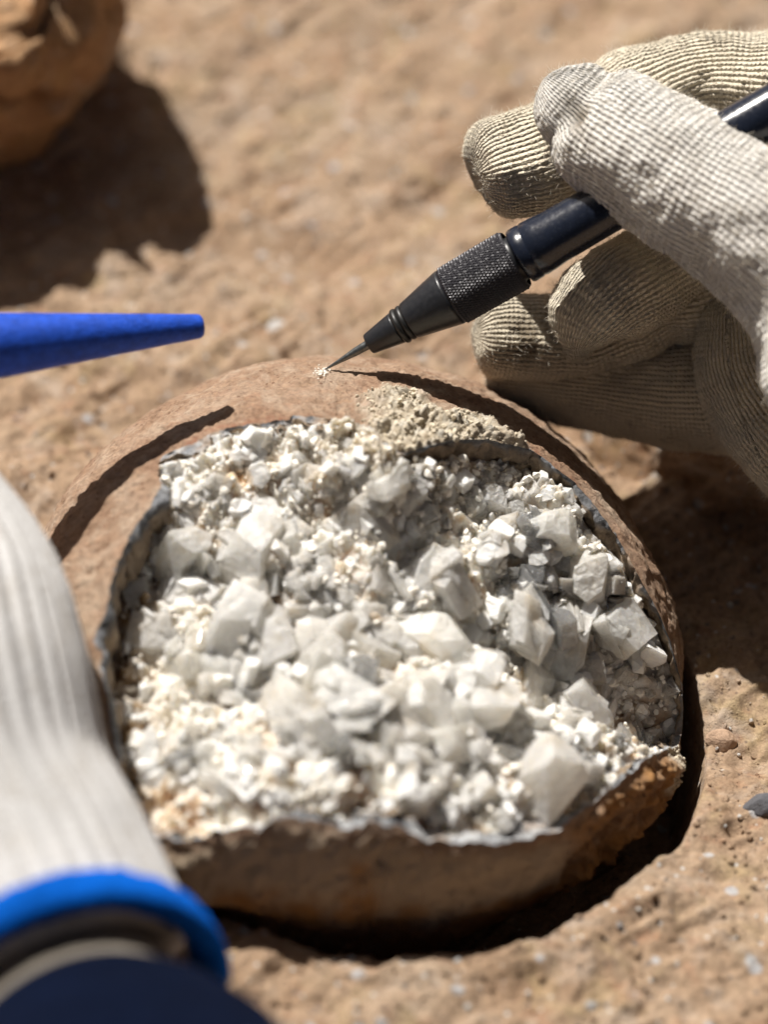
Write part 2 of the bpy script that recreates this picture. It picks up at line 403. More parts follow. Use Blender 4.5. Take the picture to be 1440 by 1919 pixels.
# eggshell layer: dark band on the fracture edge, then the inner wall
c0 = np.array([B0[:, 0].mean(), B0[:, 1].mean()])
inw = c0[None, :]-B0[:, :2]; inl = np.linalg.norm(inw, axis=1); inw /= inl[:, None]
pb = np.stack([np.cos(AZ)*4, np.sin(AZ)*4, AZ*0], 1)
wid = np.clip(.05+.11*fbm(pb*1.3, 4, 21)+.075*front_w(AZ), .012, .28)
back_right = sm(np.cos(AZ-math.radians(28)), .72, .93)
left = sm(np.cos(AZ-math.radians(198)), .74, .95)
drop = .05+.38*back_right+.80*left+.03*fbm(pb*2, 3, 22)
rows = []; wl = []
prof = [(0, 0, 0), (.3, -.012, 0), (.65, -.03, 0), (1.0, -.055, 0), (1.1, -.10, .2), (1.12, -.22, 1), (1.15, -.36, 1), (1.2, -.5, 1), (1.25, -.63, 1), (1.3, -.75, 1), (1.6, -1.0, 1), (2.4, -1.15, 1)]
for (a, b, m) in prof:
    xy = B0[:, :2]+inw*(wid*a)[:, None]
    z = B0[:, 2]+(b if b > 0 else b*drop/ .75 if b < -.05 else b)
    q = np.stack([xy[:, 0], xy[:, 1], z], 1)
    if a > 0: q = q+(.028 if m < .5 else .075)*np.stack([vnoise(q*5, 1)+.5*vnoise(q*13, 5), vnoise(q*5, 2)+.5*vnoise(q*13, 6), 1.5*vnoise(q*8, 3)], 1)
    rows.append(q); wl.append(np.full(NAZ, m))
me = np_mesh('eggshell_rim', np.concatenate(rows), grid_faces(len(rows), NAZ, True))
attr(me, 'wall', np.concatenate(wl)); attr(me, 'crust', np.tile(.85*(1-.9*np.clip(back_right+left, 0, 1)), len(rows)))
rim = obj('eggshell_rim', me, M_rim, egg)

# crystal bed
NRB = 265
Bi = B0[:, :2]+inw*(wid*1.15)[:, None]
zi = B0[:, 2]-drop*.9
rr = np.linspace(.002, 1, NRB)[:, None]
XY = c0+(Bi-c0)[None]*rr[..., None]
front = front_w(AZ)
pw = 1.15-.25*front+.2*left
zc = 1.92
Z = zc+(zi-zc)[None]*rr**pw[None]
Q = np.concatenate([XY, Z[..., None]], -1).reshape(-1, 3)
d1, d2, cid = worley(Q*2.2, 5); g1, g2, gid = worley(Q*4.6, 15); k1, k2, kid = worley(Q*9.5, 25)
rim_f = sm(rr, .80, 1.0)*np.ones((1, NAZ)); rim_f = rim_f.ravel()
fade = (1-sm(rr, .955, 1.0)*np.ones((1, NAZ))).ravel()
hz = .16*fbm(Q*.7, 4, 50)+.22*(.5-d1)*(1-.6*rim_f)+(.17+.10*rim_f)*(.45-g1)+.10*(.45-k1)+.02*fbm(Q*8, 3, 51)
Q[:, 2] += hz*(.25+.75*fade)
AZb = np.broadcast_to(AZ, (NRB, NAZ)).ravel()
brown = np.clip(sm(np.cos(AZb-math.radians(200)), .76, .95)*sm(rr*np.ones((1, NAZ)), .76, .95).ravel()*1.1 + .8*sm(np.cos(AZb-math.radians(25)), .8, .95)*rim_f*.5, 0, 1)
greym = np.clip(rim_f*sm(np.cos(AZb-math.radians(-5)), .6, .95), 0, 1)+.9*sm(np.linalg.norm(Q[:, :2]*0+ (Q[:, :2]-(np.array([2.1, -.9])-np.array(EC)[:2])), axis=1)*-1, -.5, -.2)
sp_ = B0[np.argmin(np.abs(AZ-math.radians(67)))]
dsb = np.linalg.norm((Q-sp_)*np.array([.62, .85, .7]), axis=1)
sedb = sm(-(dsb+.40*fbm(Q*1.8, 5, 131)), -.80, -.25)
Q[:, 2] += sedb*(.24+.12*fbm(Q*3.5, 4, 132)+.07*fbm(Q*9, 3, 133))*(.75+.25*fade)
# the crust is one intergrown mass: facets of many crystals pushed up out of the same surface
poly = [Vector(p) for p in OUT]
def inside(x, y):
    c = False; n_ = len(poly)
    for i in range(n_):
        a, b = poly[i], poly[(i+1) % n_]
        if (a.y > y) != (b.y > y) and x < (b.x-a.x)*(y-a.y)/(b.y-a.y)+a.x: c = not c
    return c
def edge_gap(x, y):
    p = Vector((x, y)); best = 1e9
    for i in range(len(poly)):
        a, b = poly[i], poly[(i+1) % len(poly)]; ab = b-a
        t = max(0, min(1, (p-a).dot(ab)/ab.length_squared)); best = min(best, (p-a-ab*t).length)
    return best
BF = grid_faces(NRB, NAZ, True)[:, ::-1]
bvh0 = BVHTree.FromPolygons(Q.tolist(), BF.tolist())
CELL = .2
key = np.floor(Q[:, 0]/CELL).astype(int)*1000+np.floor(Q[:, 1]/CELL).astype(int)
order = np.argsort(key, kind='stable'); uk, us = np.unique(key[order], return_index=True); ue = np.append(us[1:], len(order))
bucket = {int(k): order[a:b] for k, a, b in zip(uk, us, ue)}
rf = random.Random(404); rise = np.zeros(len(Q)); base_z = Q[:, 2].copy(); fn = 0
POCKET = [(470, 1120, 75, 45), (560, 1180, 70, 40)]
while fn < 2600:
    x, y = rf.uniform(190, 1285), rf.uniform(790, 1575)
    if not inside(x, y): continue
    fn += 1
    if any(((x-a)/c)**2+((y-b)/d)**2 < 1 for a, b, c, d in POCKET): continue
    eg = edge_gap(x, y); low = (y-800)/770
    if eg < 55: sz_ = rf.uniform(.10, .24)
    elif y < 960 or x > 1130 or x < 330: sz_ = rf.uniform(.14, .34)
    else: sz_ = rf.choice([.25, .35, .45, .6, .75])*rf.uniform(.8, 1.15)
    if (x < 330 and 1090 < y < 1390 and rf.random() < .8) or (sz_ > .26 and rf.random() < .5): continue
    loc, nor, i_, d_0 = bvh0.ray_cast(CAM-EC, ray(x, y))
    if loc is None: continue
    rad_ = sz_*.75; nc = int(rad_/CELL)+1; ci, cj = math.floor(loc.x/CELL), math.floor(loc.y/CELL)
    ids = [bucket[k] for k in ((ci+a)*1000+cj+b for a in range(-nc, nc+1) for b in range(-nc, nc+1)) if k in bucket]
    if not ids: continue
    ids = np.concatenate(ids); dx = Q[ids, 0]-loc.x; dy = Q[ids, 1]-loc.y
    pop = (y < 960 or eg < 70) and rf.random() < .6
    if pop:                                          # rounded popcorn nodules
        h = np.sqrt(np.maximum((sz_*.5)**2-dx*dx-dy*dy, 0))*rf.uniform(.7, 1.2)
    else:
        H = sz_*rf.uniform(.28, .62)*(.8 if sz_ > .4 else 1); a0_ = rf.uniform(0, 6.28)
        h = H+rf.uniform(-.5, .5)*dx+rf.uniform(-.55, .3)*dy
        for k in range(rf.choice([3, 4, 4, 5, 6])):
            an_ = a0_+k*6.283/5+rf.uniform(-.4, .4); sl = rf.uniform(.9, 3.2)
            h = np.minimum(h, (sz_*rf.uniform(.30, .55)-(dx*math.cos(an_)+dy*math.sin(an_)))*sl)
        for k in range(2):                           # chipped corners
            an_ = rf.uniform(0, 6.28); h = np.minimum(h, H*rf.uniform(.8, 1.05)-(dx*math.cos(an_)+dy*math.sin(an_))*rf.uniform(.5, 1.2))
    rise[ids] = np.maximum(rise[ids], np.maximum(h, 0)*fade[ids]**.5)
Q[:, 2] = base_z+rise+(.010*fbm(Q*9, 3, 141)+.006*vnoise(Q*28, 142))*(.4+.6*fade)
Qs = np.stack([Q[:, 0]+EC.x, Q[:, 1]+EC.y, Q[:, 2]+EC.z], 1)-np.array(CAM); qz = -(Qs @ np.array(N)); qx = Qs @ np.array(U)/qz*FPX+720; qy = 959.5-Qs @ np.array(V)/qz*FPX
pk = sum(np.exp(-(((qx-a)/c)**2+((qy-b)/d)**2)**1.5) for a, b, c, d in POCKET)
Q[:, 2] -= np.clip(pk, 0, 1)*.22
sandy = np.clip(pk, 0, 1)
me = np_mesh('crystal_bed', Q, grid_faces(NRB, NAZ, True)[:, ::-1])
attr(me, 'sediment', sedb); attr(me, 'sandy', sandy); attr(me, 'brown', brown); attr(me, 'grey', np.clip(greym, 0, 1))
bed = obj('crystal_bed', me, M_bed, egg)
bed_bvh = BVHTree.FromPolygons([tuple(x) for x in Q], [tuple(int(i) for i in f) for f in grid_faces(NRB, NAZ, True)[:, ::-1]])
def bed_hit(px, py):
    r = ray(px, py); loc, nor, idx, dist = bed_bvh.ray_cast(CAM-EC, r)
    if loc is None: return None
    if nor.z < 0: nor = -nor
    return loc, nor

# crystals ------------------------------------------------------
def crystal_hull(kind, rnd, seed):
    bm = bmesh.new()
    bmesh.ops.create_cube(bm, size=1.0)
    if kind == 'rhomb':
        sx, sy, sz = rnd.uniform(.8, 1.1), rnd.uniform(.7, 1.0), rnd.uniform(.8, 1.2); k = rnd.uniform(.25, .6)
        for v in bm.verts:
            x, y, z = v.co; v.co = Vector((x*sx+k*z, y*sy+k*.6*z-.15*x, z*sz))
        n, lo, hi = 7, .40, .58
    elif kind == 'plate':
        for v in bm.verts: v.co = Vector((v.co.x*1.1+.2*v.co.z, v.co.y*.45, v.co.z*1.15))
        n, lo, hi = 7, .38, .52
    elif kind == 'spike':
        for v in bm.verts:
            f = .5 if v.co.z > 0 else 1.0
            v.co = Vector((v.co.x*.62*f, v.co.y*.62*f, v.co.z*1.7))
        n, lo, hi = 6, .30, .55
    else:                                                # rounded, worn lump
        n, lo, hi = 14, .40, .48
    for i in range(n):
        d = Vector((rnd.gauss(0, 1), rnd.gauss(0, 1), rnd.gauss(.5, 1))).normalized()
        ext = max(v.co.dot(d) for v in bm.verts)
        co = d*ext*rnd.uniform(lo/.5*.66, min(hi/.5*.86, .95))
        g = bm.verts[:]+bm.edges[:]+bm.faces[:]
        r = bmesh.ops.bisect_plane(bm, geom=g, plane_co=co, plane_no=d, clear_outer=True)
        ed = [e for e in r['geom_cut'] if isinstance(e, bmesh.types.BMEdge)]
        if ed:
            try: bmesh.ops.contextual_create(bm, geom=ed)
            except Exception: pass
    bmesh.ops.remove_doubles(bm, verts=bm.verts[:], dist=.05)
    bmesh.ops.triangulate(bm, faces=bm.faces[:])
    bmesh.ops.subdivide_edges(bm, edges=[e for e in bm.edges if e.calc_length() > .22], cuts=1, use_grid_fill=True)
    bmesh.ops.triangulate(bm, faces=bm.faces[:])
    for v in bm.verts:
        v.co += .035*mnoise.noise_vector(v.co*2.1+Vector((seed, 0, 0)))+.018*mnoise.noise_vector(v.co*5.7+Vector((0, seed, 0)))
    bmesh.ops.recalc_face_normals(bm, faces=bm.faces[:]); bm.verts.index_update()
    r = ([v.co.copy() for v in bm.verts], [[v.index for v in f.verts] for f in bm.faces]); bm.free()
    return r
def crystal_mesh(name, kind, seed):
    """an intergrowth: one main crystal with smaller ones grown out of its flanks"""
    rnd = random.Random(seed); vs_, fs_ = crystal_hull(kind, rnd, seed)
    for k in range({'rhomb': 4, 'plate': 4, 'spike': 3}.get(kind, 3)):
        v2, f2 = crystal_hull(rnd.choice(['rhomb', 'plate', 'spike']), rnd, seed+k+1)
        q = Quaternion((rnd.gauss(0, 1), rnd.gauss(0, 1), rnd.gauss(0, 1), rnd.gauss(0, 1))).normalized()
        sc = rnd.uniform(.35, .78); off = Vector((rnd.uniform(-.42, .42), rnd.uniform(-.42, .42), rnd.uniform(-.34, .25)))
        n0 = len(vs_); vs_ += [q @ (v*sc)+off for v in v2]; fs_ += [[i+n0 for i in f] for f in f2]
    return np_mesh(name, [tuple(v) for v in vs_], fs_, smooth=False)
PROTO = {}
for kind, cnt in (('rhomb', 8), ('plate', 6), ('spike', 5), ('lump', 6)):
    for mname, mm in (('milky', M_milky), ('clear', M_clear), ('grey', M_grey)):
        PROTO[kind, mname] = []
    for i in range(cnt):
        base = crystal_mesh('crystal', kind, 100+i*7+len(kind))
        for mname, mm in (('milky', M_milky), ('clear', M_clear), ('grey', M_grey)):
            m2 = base.copy(); m2.materials.append(mm); PROTO[kind, mname].append(m2)
ncry = [0]
def place_crystal(px, py, size, kind='rhomb', mat='milky', lean=None, sink=.46, st=1.0, rs=None):
    h = bed_hit(px, py)
    if h is None: return
    rnd = random.Random(rs if rs is not None else ncry[0]*31+5)
    loc, nor = h
    if edge_gap(px, py) < size*.42: return
    size = min(size, 88+.12*size); s = size/135.0*1.12
    axis = (nor*.7+Vector((0, 0, .5))+(lean if lean is not None else Vector((rnd.gauss(0, .45), rnd.gauss(-.15, .45), rnd.gauss(0, .2))))).normalized()
    q = axis.to_track_quat('Z', 'Y') @ Quaternion((0, 0, 1), rnd.uniform(0, 6.28))
    mesh_ = rnd.choice(PROTO[kind, mat]); scl = Vector((s*rnd.uniform(.75, 1.3), s*rnd.uniform(.75, 1.3), s*st*rnd.uniform(.8, 1.25)))
    pos = None
    for sk in (sink, sink*.6, sink*.25, 0.0):
        pc = loc+axis*s*(.5*st-sk-.28); ok = True
        for v in mesh_.vertices:
            g = np.array(pc+q @ Vector((v.co.x*scl.x, v.co.y*scl.y, v.co.z*scl.z)))
            if np.linalg.norm(EM @ g) > .93 and g[2] < loc.z-.12: ok = False; break
        if ok: pos = pc; break
    if pos is None: return
    o = bpy.data.objects.new('crystal', mesh_); COL.objects.link(o); o.parent = egg
    o.rotation_mode = 'QUATERNION'; o.rotation_quaternion = q; o.scale = scl; o.location = pos
    ncry[0] += 1
big = [ # px, py, size, kind, material
 (455,1035,105,'rhomb','milky'),(500,1060,70,'plate','milky'),(345,1040,95,'rhomb','milky'),(352,1110,70,'rhomb','milky'),(400,1125,70,'plate','milky'),
 (330,1010,60,'spike','milky'),(672,1002,108,'lump','grey'),(895,985,90,'rhomb','milky'),(938,985,75,'rhomb','grey'),(905,1010,60,'plate','clear'),
 (995,1085,125,'spike','clear'),(945,1105,70,'plate','clear'),(1030,1000,85,'rhomb','milky'),(1010,1000,55,'rhomb','clear'),(1095,1075,85,'rhomb','grey'),(1080,1090,60,'plate','clear'),
 (1020,1165,120,'plate','clear'),(1060,1170,95,'rhomb','milky'),(970,1165,80,'rhomb','milky'),(1140,1180,90,'rhomb','milky'),(1165,1145,58,'rhomb','clear'),(1150,1225,60,'lump','grey'),
 (660,1150,115,'spike','milky'),(640,1195,80,'rhomb','milky'),(690,1215,85,'lump','milky'),(840,1200,140,'rhomb','grey'),(780,1190,95,'plate','milky'),(890,1195,90,'plate','milky'),
 (800,1085,105,'rhomb','milky'),(755,1105,80,'plate','milky'),(855,1085,85,'rhomb','milky'),(720,1090,80,'rhomb','milky'),(430,1190,120,'plate','milky'),(480,1200,110,'rhomb','milky'),(400,1240,90,'plate','milky'),
 (560,1110,75,'spike','milky'),(600,1250,105,'lump','milky'),(650,1290,100,'rhomb','milky'),(500,1300,130,'plate','milky'),(430,1300,90,'plate','milky'),(555,1345,110,'rhomb','milky'),
 (640,1390,130,'plate','milky'),(740,1395,130,'rhomb','milky'),(700,1330,95,'plate','clear'),(860,1290,130,'lump','milky'),(810,1330,100,'rhomb','milky'),(830,1400,110,'plate','milky'),
 (940,1435,95,'lump','milky'),(890,1460,80,'lump','milky'),(1045,1385,125,'lump','milky'),(1025,1460,130,'lump','milky'),(960,1500,100,'plate','milky'),(900,1520,90,'rhomb','milky'),
 (470,1445,105,'rhomb','milky'),(420,1490,80,'lump','milky'),(540,1460,100,'plate','milky'),(600,1470,95,'rhomb','milky'),(690,1475,110,'plate','milky'),(770,1490,100,'rhomb','milky'),
 (300,1205,75,'rhomb','grey'),(255,1120,60,'lump','grey'),(240,1060,55,'lump','grey'),(1000,1300,90,'rhomb','milky'),(1060,1290,70,'lump','milky'),(960,1250,70,'lump','grey'),(1110,1330,70,'rhomb','milky'),
 (650,880,55,'rhomb','milky'),(735,905,75,'rhomb','grey'),(690,900,50,'plate','milky'),(760,945,60,'rhomb','grey'),(560,900,50,'plate','milky'),(900,930,55,'rhomb','milky'),(1000,935,60,'rhomb','milky'),(870,940,55,'lump','milky')]
for b_ in big: place_crystal(b_[0], b_[1], b_[2]*(.80 if b_[1] < 1130 else 1.0), b_[3], b_[4])
rc = random.Random(77)
while ncry[0] < 285:
    x, y = rc.uniform(190, 1280), rc.uniform(800, 1570)
    if not inside(x, y): continue
    if any(((x-a)/c)**2+((y-b)/d)**2 < 1 for a, b, c, d in POCKET) or (x < 330 and 1090 < y < 1390): continue
    low = (y-800)/770
    cx = abs((x-730)/540)
    size = rc.uniform(18, 42)+low*rc.uniform(6, 48)*(1-.6*cx)
    kind = rc.choices(['rhomb', 'plate', 'spike', 'lump'], [3, 3, 1.5, 3])[0]
    mat = rc.choices(['milky', 'clear', 'grey'], [9, 1.5, 1.0 if x < 950 else 2.0])[0]
    place_crystal(x, y, size, kind, mat)

# small grains, too many to count: joined
def scatter_mesh(name, pts, sizes, seed, sub=0, flat=.8):
    rnd = np.random.default_rng(seed)
    bm = bmesh.new(); bmesh.ops.create_icosphere(bm, subdivisions=1, radius=1.0)
    bv = np.array([v.co[:] for v in bm.verts]); bf = np.array([[v.index for v in f.verts] for f in bm.faces]); bm.free()
    V_, F_ = [], []
    for k, (p, s) in enumerate(zip(pts, sizes)):
        q = Quaternion(rnd.normal(size=4)).normalized().to_matrix()
        sc = s*rnd.uniform(.55, 1.1, 3)
        v = bv*(1+rnd.uniform(-.28, .22, (len(bv), 1)))*sc
        V_.append(v @ np.array(q).T+np.array(p)); F_.append(bf+k*len(bv))
    return np_mesh(name, np.concatenate(V_), np.concatenate(F_), smooth=False)
pts, sz = [], []
while len(pts) < 2200:
    x, y = rc.uniform(190, 1285), rc.uniform(785, 1575)
    if not inside(x, y): continue
    low = (y-800)/770
    if rc.random() < low*.62 or (y > 1380 and edge_gap(x, y) < 24): continue
    h = bed_hit(x, y)
    if h is None: continue
    s = rc.uniform(.018, .05)*(1.0 if rc.random() < .8 else 1.9)
    pts.append(h[0]+h[1]*s*.4); sz.append(s)
me = scatter_mesh('grains', pts, sz, 3)
gr = obj('grains', me, M_grain, egg); gr['kind'] = 'stuff'
def chips_mesh(name, pts, sizes, seed):
    rnd = random.Random(seed); hulls = [crystal_hull(rnd.choice(['rhomb', 'plate', 'lump', 'lump']), rnd, seed+i) for i in range(10)]
    V_, F_, n0 = [], [], 0
    for p, sz_ in zip(pts, sizes):
        hv, hf = rnd.choice(hulls); q = Quaternion((rnd.gauss(0, 1), rnd.gauss(0, 1), rnd.gauss(0, 1), rnd.gauss(0, 1))).normalized()
        V_ += [tuple(p+q @ (v*sz_)) for v in hv]; F_ += [[i+n0 for i in f] for f in hf]; n0 += len(hv)
    return np_mesh(name, V_, F_, smooth=False)
pts, sz = [], []
while len(pts) < 420:
    x, y = rc.uniform(190, 1285), rc.uniform(785, 1575)
    if not inside(x, y): continue
    h = bed_hit(x, y)
    if h is None: continue
    if edge_gap(x, y) < 26 and y > 1380: continue
    s = rc.choice([.06, .09, .13, .18, .24, .3])*rc.uniform(.7, 1.2)*(1+.3*(y-800)/770); s = s if edge_gap(x, y) > 22 else s*.6
    pts.append(h[0]+h[1]*s*rc.uniform(-.28, .06)); sz.append(s)
ch = obj('crystal_chips', chips_mesh('crystal_chips', pts, sz, 41), M_chip, egg); ch['kind'] = 'stuff'
pts, sz = [], []
Pm = P[(sed+.35*RNG.random(len(sed)) > .5) & (sed > .08)]
for k in range(650):
    p = Pm[RNG.integers(len(Pm))]
    s = RNG.uniform(.008, .028) if RNG.random() < .9 else RNG.uniform(.03, .065)
    pts.append(Vector(p)+Vector((0, 0, s*.4))); sz.append(s)
while len(pts) < 1150:
    x, y = rc.gauss(790, 75), rc.gauss(865, 45)
    h = bed_hit(x, y) if inside(x, y) else None
    if h is None: continue
    s = RNG.uniform(.01, .035); pts.append(h[0]+h[1]*s*.5); sz.append(s)
me = scatter_mesh('sediment_crumbs', pts, sz, 5)
sg = obj('sediment_crumbs', me, M_sedgrain, egg); sg['kind'] = 'stuff'

# ---------------------------------------------------------------- ground

def axis_lines(lo, hi, step, far):
    mid = np.arange(lo, hi+1e-6, step)
    def tail(a, sgn):
        r = []; d = step
        while abs(a) < far: d *= 1.25; a = a+sgn*d; r.append(a)
        return r
    return np.concatenate([np.array(tail(lo, -1))[::-1], mid, np.array(tail(hi, 1))])
gx = axis_lines(-8.0, 8.6, .036, 400.); gy = axis_lines(-8.6, 17.5, .042, 400.)
GX, GY = np.meshgrid(gx, gy)
G = np.stack([GX.ravel(), GY.ravel(), np.zeros(GX.size)], 1)
core = sm(-np.hypot(G[:, 0], G[:, 1]-5), -60, -22)
gz = GZ+.30*fbm(G*.22, 3, 60)+core*(.13*fbm(G*.8, 4, 61)+.060*fbm(G*np.array([2.4, 2.4, 1]), 5, 62))
# chiselled streaks: short ridges running one way
ca, sa = math.cos(.7), math.sin(.7)
S_ = np.stack([(G[:, 0]*ca+G[:, 1]*sa)*.9, (-G[:, 0]*sa+G[:, 1]*ca)*3.2, G[:, 2]], 1)
gz += core*.11*(1-np.abs(vnoise(S_*1.1+fbm(G*.7, 2, 63)[:, None]*.5, 64)))
inn = core > .01
w1 = np.full(len(G), .5); wi = np.zeros(len(G)); w1[inn], _, wi[inn] = worley(G[inn]*1.5, 65)
gz -= core*.05*sm(-w1, -.25, -.05)*(wi > .6)
w1[inn], _, wi[inn] = worley(G[inn]*3.1, 66)
gz += core*.045*sm(-w1, -.30, -.08)*(wi > .66)
gz -= core*.025*sm(-w1, -.26, -.1)*(wi < .2)
gz += core*.016*vnoise(G*13, 67)
# the socket cut round the egg
rel = G-np.array(EC); az = np.arctan2(rel[:, 1], rel[:, 0]); rad = np.hypot(rel[:, 0], rel[:, 1])
R0 = np.interp(az, lip_az, lip_r)+.06*fbm(np.stack([np.cos(az)*5, np.sin(az)*5, az*0], 1)*.9, 4, 68)
cut = np.clip((rad-R0+.40)/.42, 0, 1)**1.3
gz += core*(np.interp(G[:, 0], [-5.5, -2., .6, 2., 3.2, 4.4], [.62, .62, .5, .32, .1, 0.])-GZ-.1)*sm(-G[:, 1], 1.2, 4.2)
lipz = .10*sm(-(rad-R0-.25)**2, -.08, 0)
gz += core*.35*sm(G[:, 0], 2.2, 4.6)*sm(G[:, 1], 2.2, 4.0)
gz = gz*cut+(gz-1.7)*(1-cut)+core*lipz*cut*.5
G[:, 2] = gz
me = np_mesh('ground', G, grid_faces(len(gy), len(gx)))
ground = obj('ground', me, M_ground); ground['kind'] = 'structure'
g_bvh = BVHTree.FromPolygons([tuple(x) for x in G], [tuple(int(i) for i in f) for f in grid_faces(len(gy), len(gx))])
def ground_hit(px, py):
    loc, nor, i, d = g_bvh.ray_cast(CAM, ray(px, py)); return loc, nor

def grit(name, label, count, seed, smin, smax, mat):
    r = np.random.default_rng(seed); pts, sz = [], []
    while len(pts) < count:
        x, y = r.uniform(-7.5, 7.8), r.uniform(-7.5, 15)
        if r.random() < (y+7.5)/30: continue
        loc, nor, i, d = g_bvh.ray_cast(Vector((x, y, 8)), Vector((0, 0, -1)))
        dx, dy = x-EC.x, y-EC.y
        if loc is None or math.hypot(dx, dy) < np.interp(math.atan2(dy, dx), lip_az, lip_r)+.1: continue
        s_ = smin*(smax/smin)**(r.random()**2.2); pts.append(loc+nor*s_*.1); sz.append(s_)
    o = obj(name, scatter_mesh(name, pts, sz, seed), mat); o['kind'] = 'stuff'; o['label'] = label; o['category'] = 'grit'; return o
grit('sandy_grit', 'tan sandy grit strewn over the rock ground', 6500, 201, .012, .075, M_ground)
grit('pale_grit', 'sparse pale grey stone flecks strewn over the ground', 420, 202, .015, .075, mat_plain('pale_chip', (.50, .49, .47), .85, 0, .35, 3, .3))
# ---------------------------------------------------------------- loose rocks
def rock_mesh(name, radii, seed, sub=5, amp=.2, planes=10, plo=.72, phi=.95, extra=()):
    bm = bmesh.new(); bmesh.ops.create_icosphere(bm, subdivisions=sub, radius=1.0)
    v = np.array([x.co[:] for x in bm.verts]); f = [[x.index for x in q.verts] for q in bm.faces]; bm.free()
    r = np.random.default_rng(seed)
    for k in range(planes):
        d = r.normal(size=3); d /= np.linalg.norm(d); h = r.uniform(plo, phi)
        s = v @ d; o = np.maximum(s-h, 0); v = v-d[None]*(o*.93)[:, None]
    for d, h in extra:
        d = np.array(d, float); d /= np.linalg.norm(d); s = v @ d; o = np.maximum(s-h, 0); v = v-d[None]*(o*.95)[:, None]
    p = v*np.array(radii)
    n = p/np.linalg.norm(p, axis=1)[:, None]
    m = float(np.mean(radii))
    d1, d2, _ = worley(p*1.1+seed, seed)
    p = p+n*(amp*(fbm(p*.8+seed, 5, seed)*.35+.25*(d2-d1)*.5+.08*fbm(p*4, 3, seed+2)))[:, None]
    return np_mesh(name, p, f)
# rock on the right, behind the egg
rk = obj('rock', rock_mesh('rock', (2.9, 1.5, .85), 4, 6, .5, 9, .75, .95, extra=(((-.1, -.3, 1), .62),)), M_rock)
rk.location = (5.75, 4.35, -.40); rk.rotation_euler = (0, 0, -.25)
rk['label'] = 'reddish rock lump beside the right edge of the fossil egg, its near face in shadow'; rk['category'] = 'rock'
# broken egg-shaped nodule, upper left
me = rock_mesh('nodule', (3.0, 3.0, 3.1), 9, 6, .35, 4, .90, .98)
nv = np.array([v.co[:] for v in me.vertices])
nv[:, 2] = np.where(nv[:, 2] > 0, nv[:, 2]*1.45, nv[:, 2])
edge_y = 1.7+.5*fbm(nv*.7, 3, 33); edge_x = 2.05+.35*fbm(nv*.8, 3, 35)
led = sm(-(nv[:, 1]-edge_y), -.2, .12)*sm(nv[:, 2], .6, .8)*sm(-(nv[:, 0]-edge_x), -.1, .1)
nv[:, 2] = nv[:, 2]*(1-led)+(.7+.05*(nv[:, 2]-.7)+.14*fbm(nv*1.5, 4, 34)+.12*(nv[:, 1]+1.5))*led
nn_ = nv/np.linalg.norm(nv, axis=1)[:, None]; q1, q2, _ = worley(nv*.9, 37)
nv += nn_*(.16*fbm(nv*1.3, 5, 38)+.16*(q2-q1)-.08)[:, None]
# long cracks in the near face
ck = np.exp(-((nv[:, 2]+.35*nv[:, 0]-.25+.3*fbm(nv*.9, 3, 36))/.10)**2)*sm(-nv[:, 1], .3, 1.2)
nv -= (nv/np.linalg.norm(nv, axis=1)[:, None])*(ck*.45)[:, None]
me.vertices.foreach_set('co', nv.ravel().astype(np.float32)); me.update()
M_nod = mat_ground('nodule_stone', (1.1, .92, .72), False)
rk2 = obj('nodule', me, M_nod); rk2.location = at_z(-140, -25, 2.05)
rk2['label'] = 'broken egg-shaped brown nodule at the upper left, throwing a wide dark shadow'; rk2['category'] = 'rock'
for px, py, r, sd, col, lab in (
        (1432, 1508, .26, 21, (.10, .10, .11), 'dark grey pebble bedded in the ground by the right edge of the photo'),
        (1352, 1388, .20, 22, (.38, .26, .18), 'small brown stone crumb beside the right end of the egg'),
        (515, 612, .17, 24, (.46, .45, .44), 'pale grey pebble between the blue rod and the needle')):
    loc, nor = ground_hit(px, py)
    me = rock_mesh('pebble', (r, r*.75, r*.55), sd, 4, .10, 9, .55, .9)
    o = obj('pebble', me, mat_plain('pebble_stone', col, .85, 0, .3, 7, .3, .03)); o.location = loc-nor*r*.05
    o['label'] = lab; o['category'] = 'pebble'

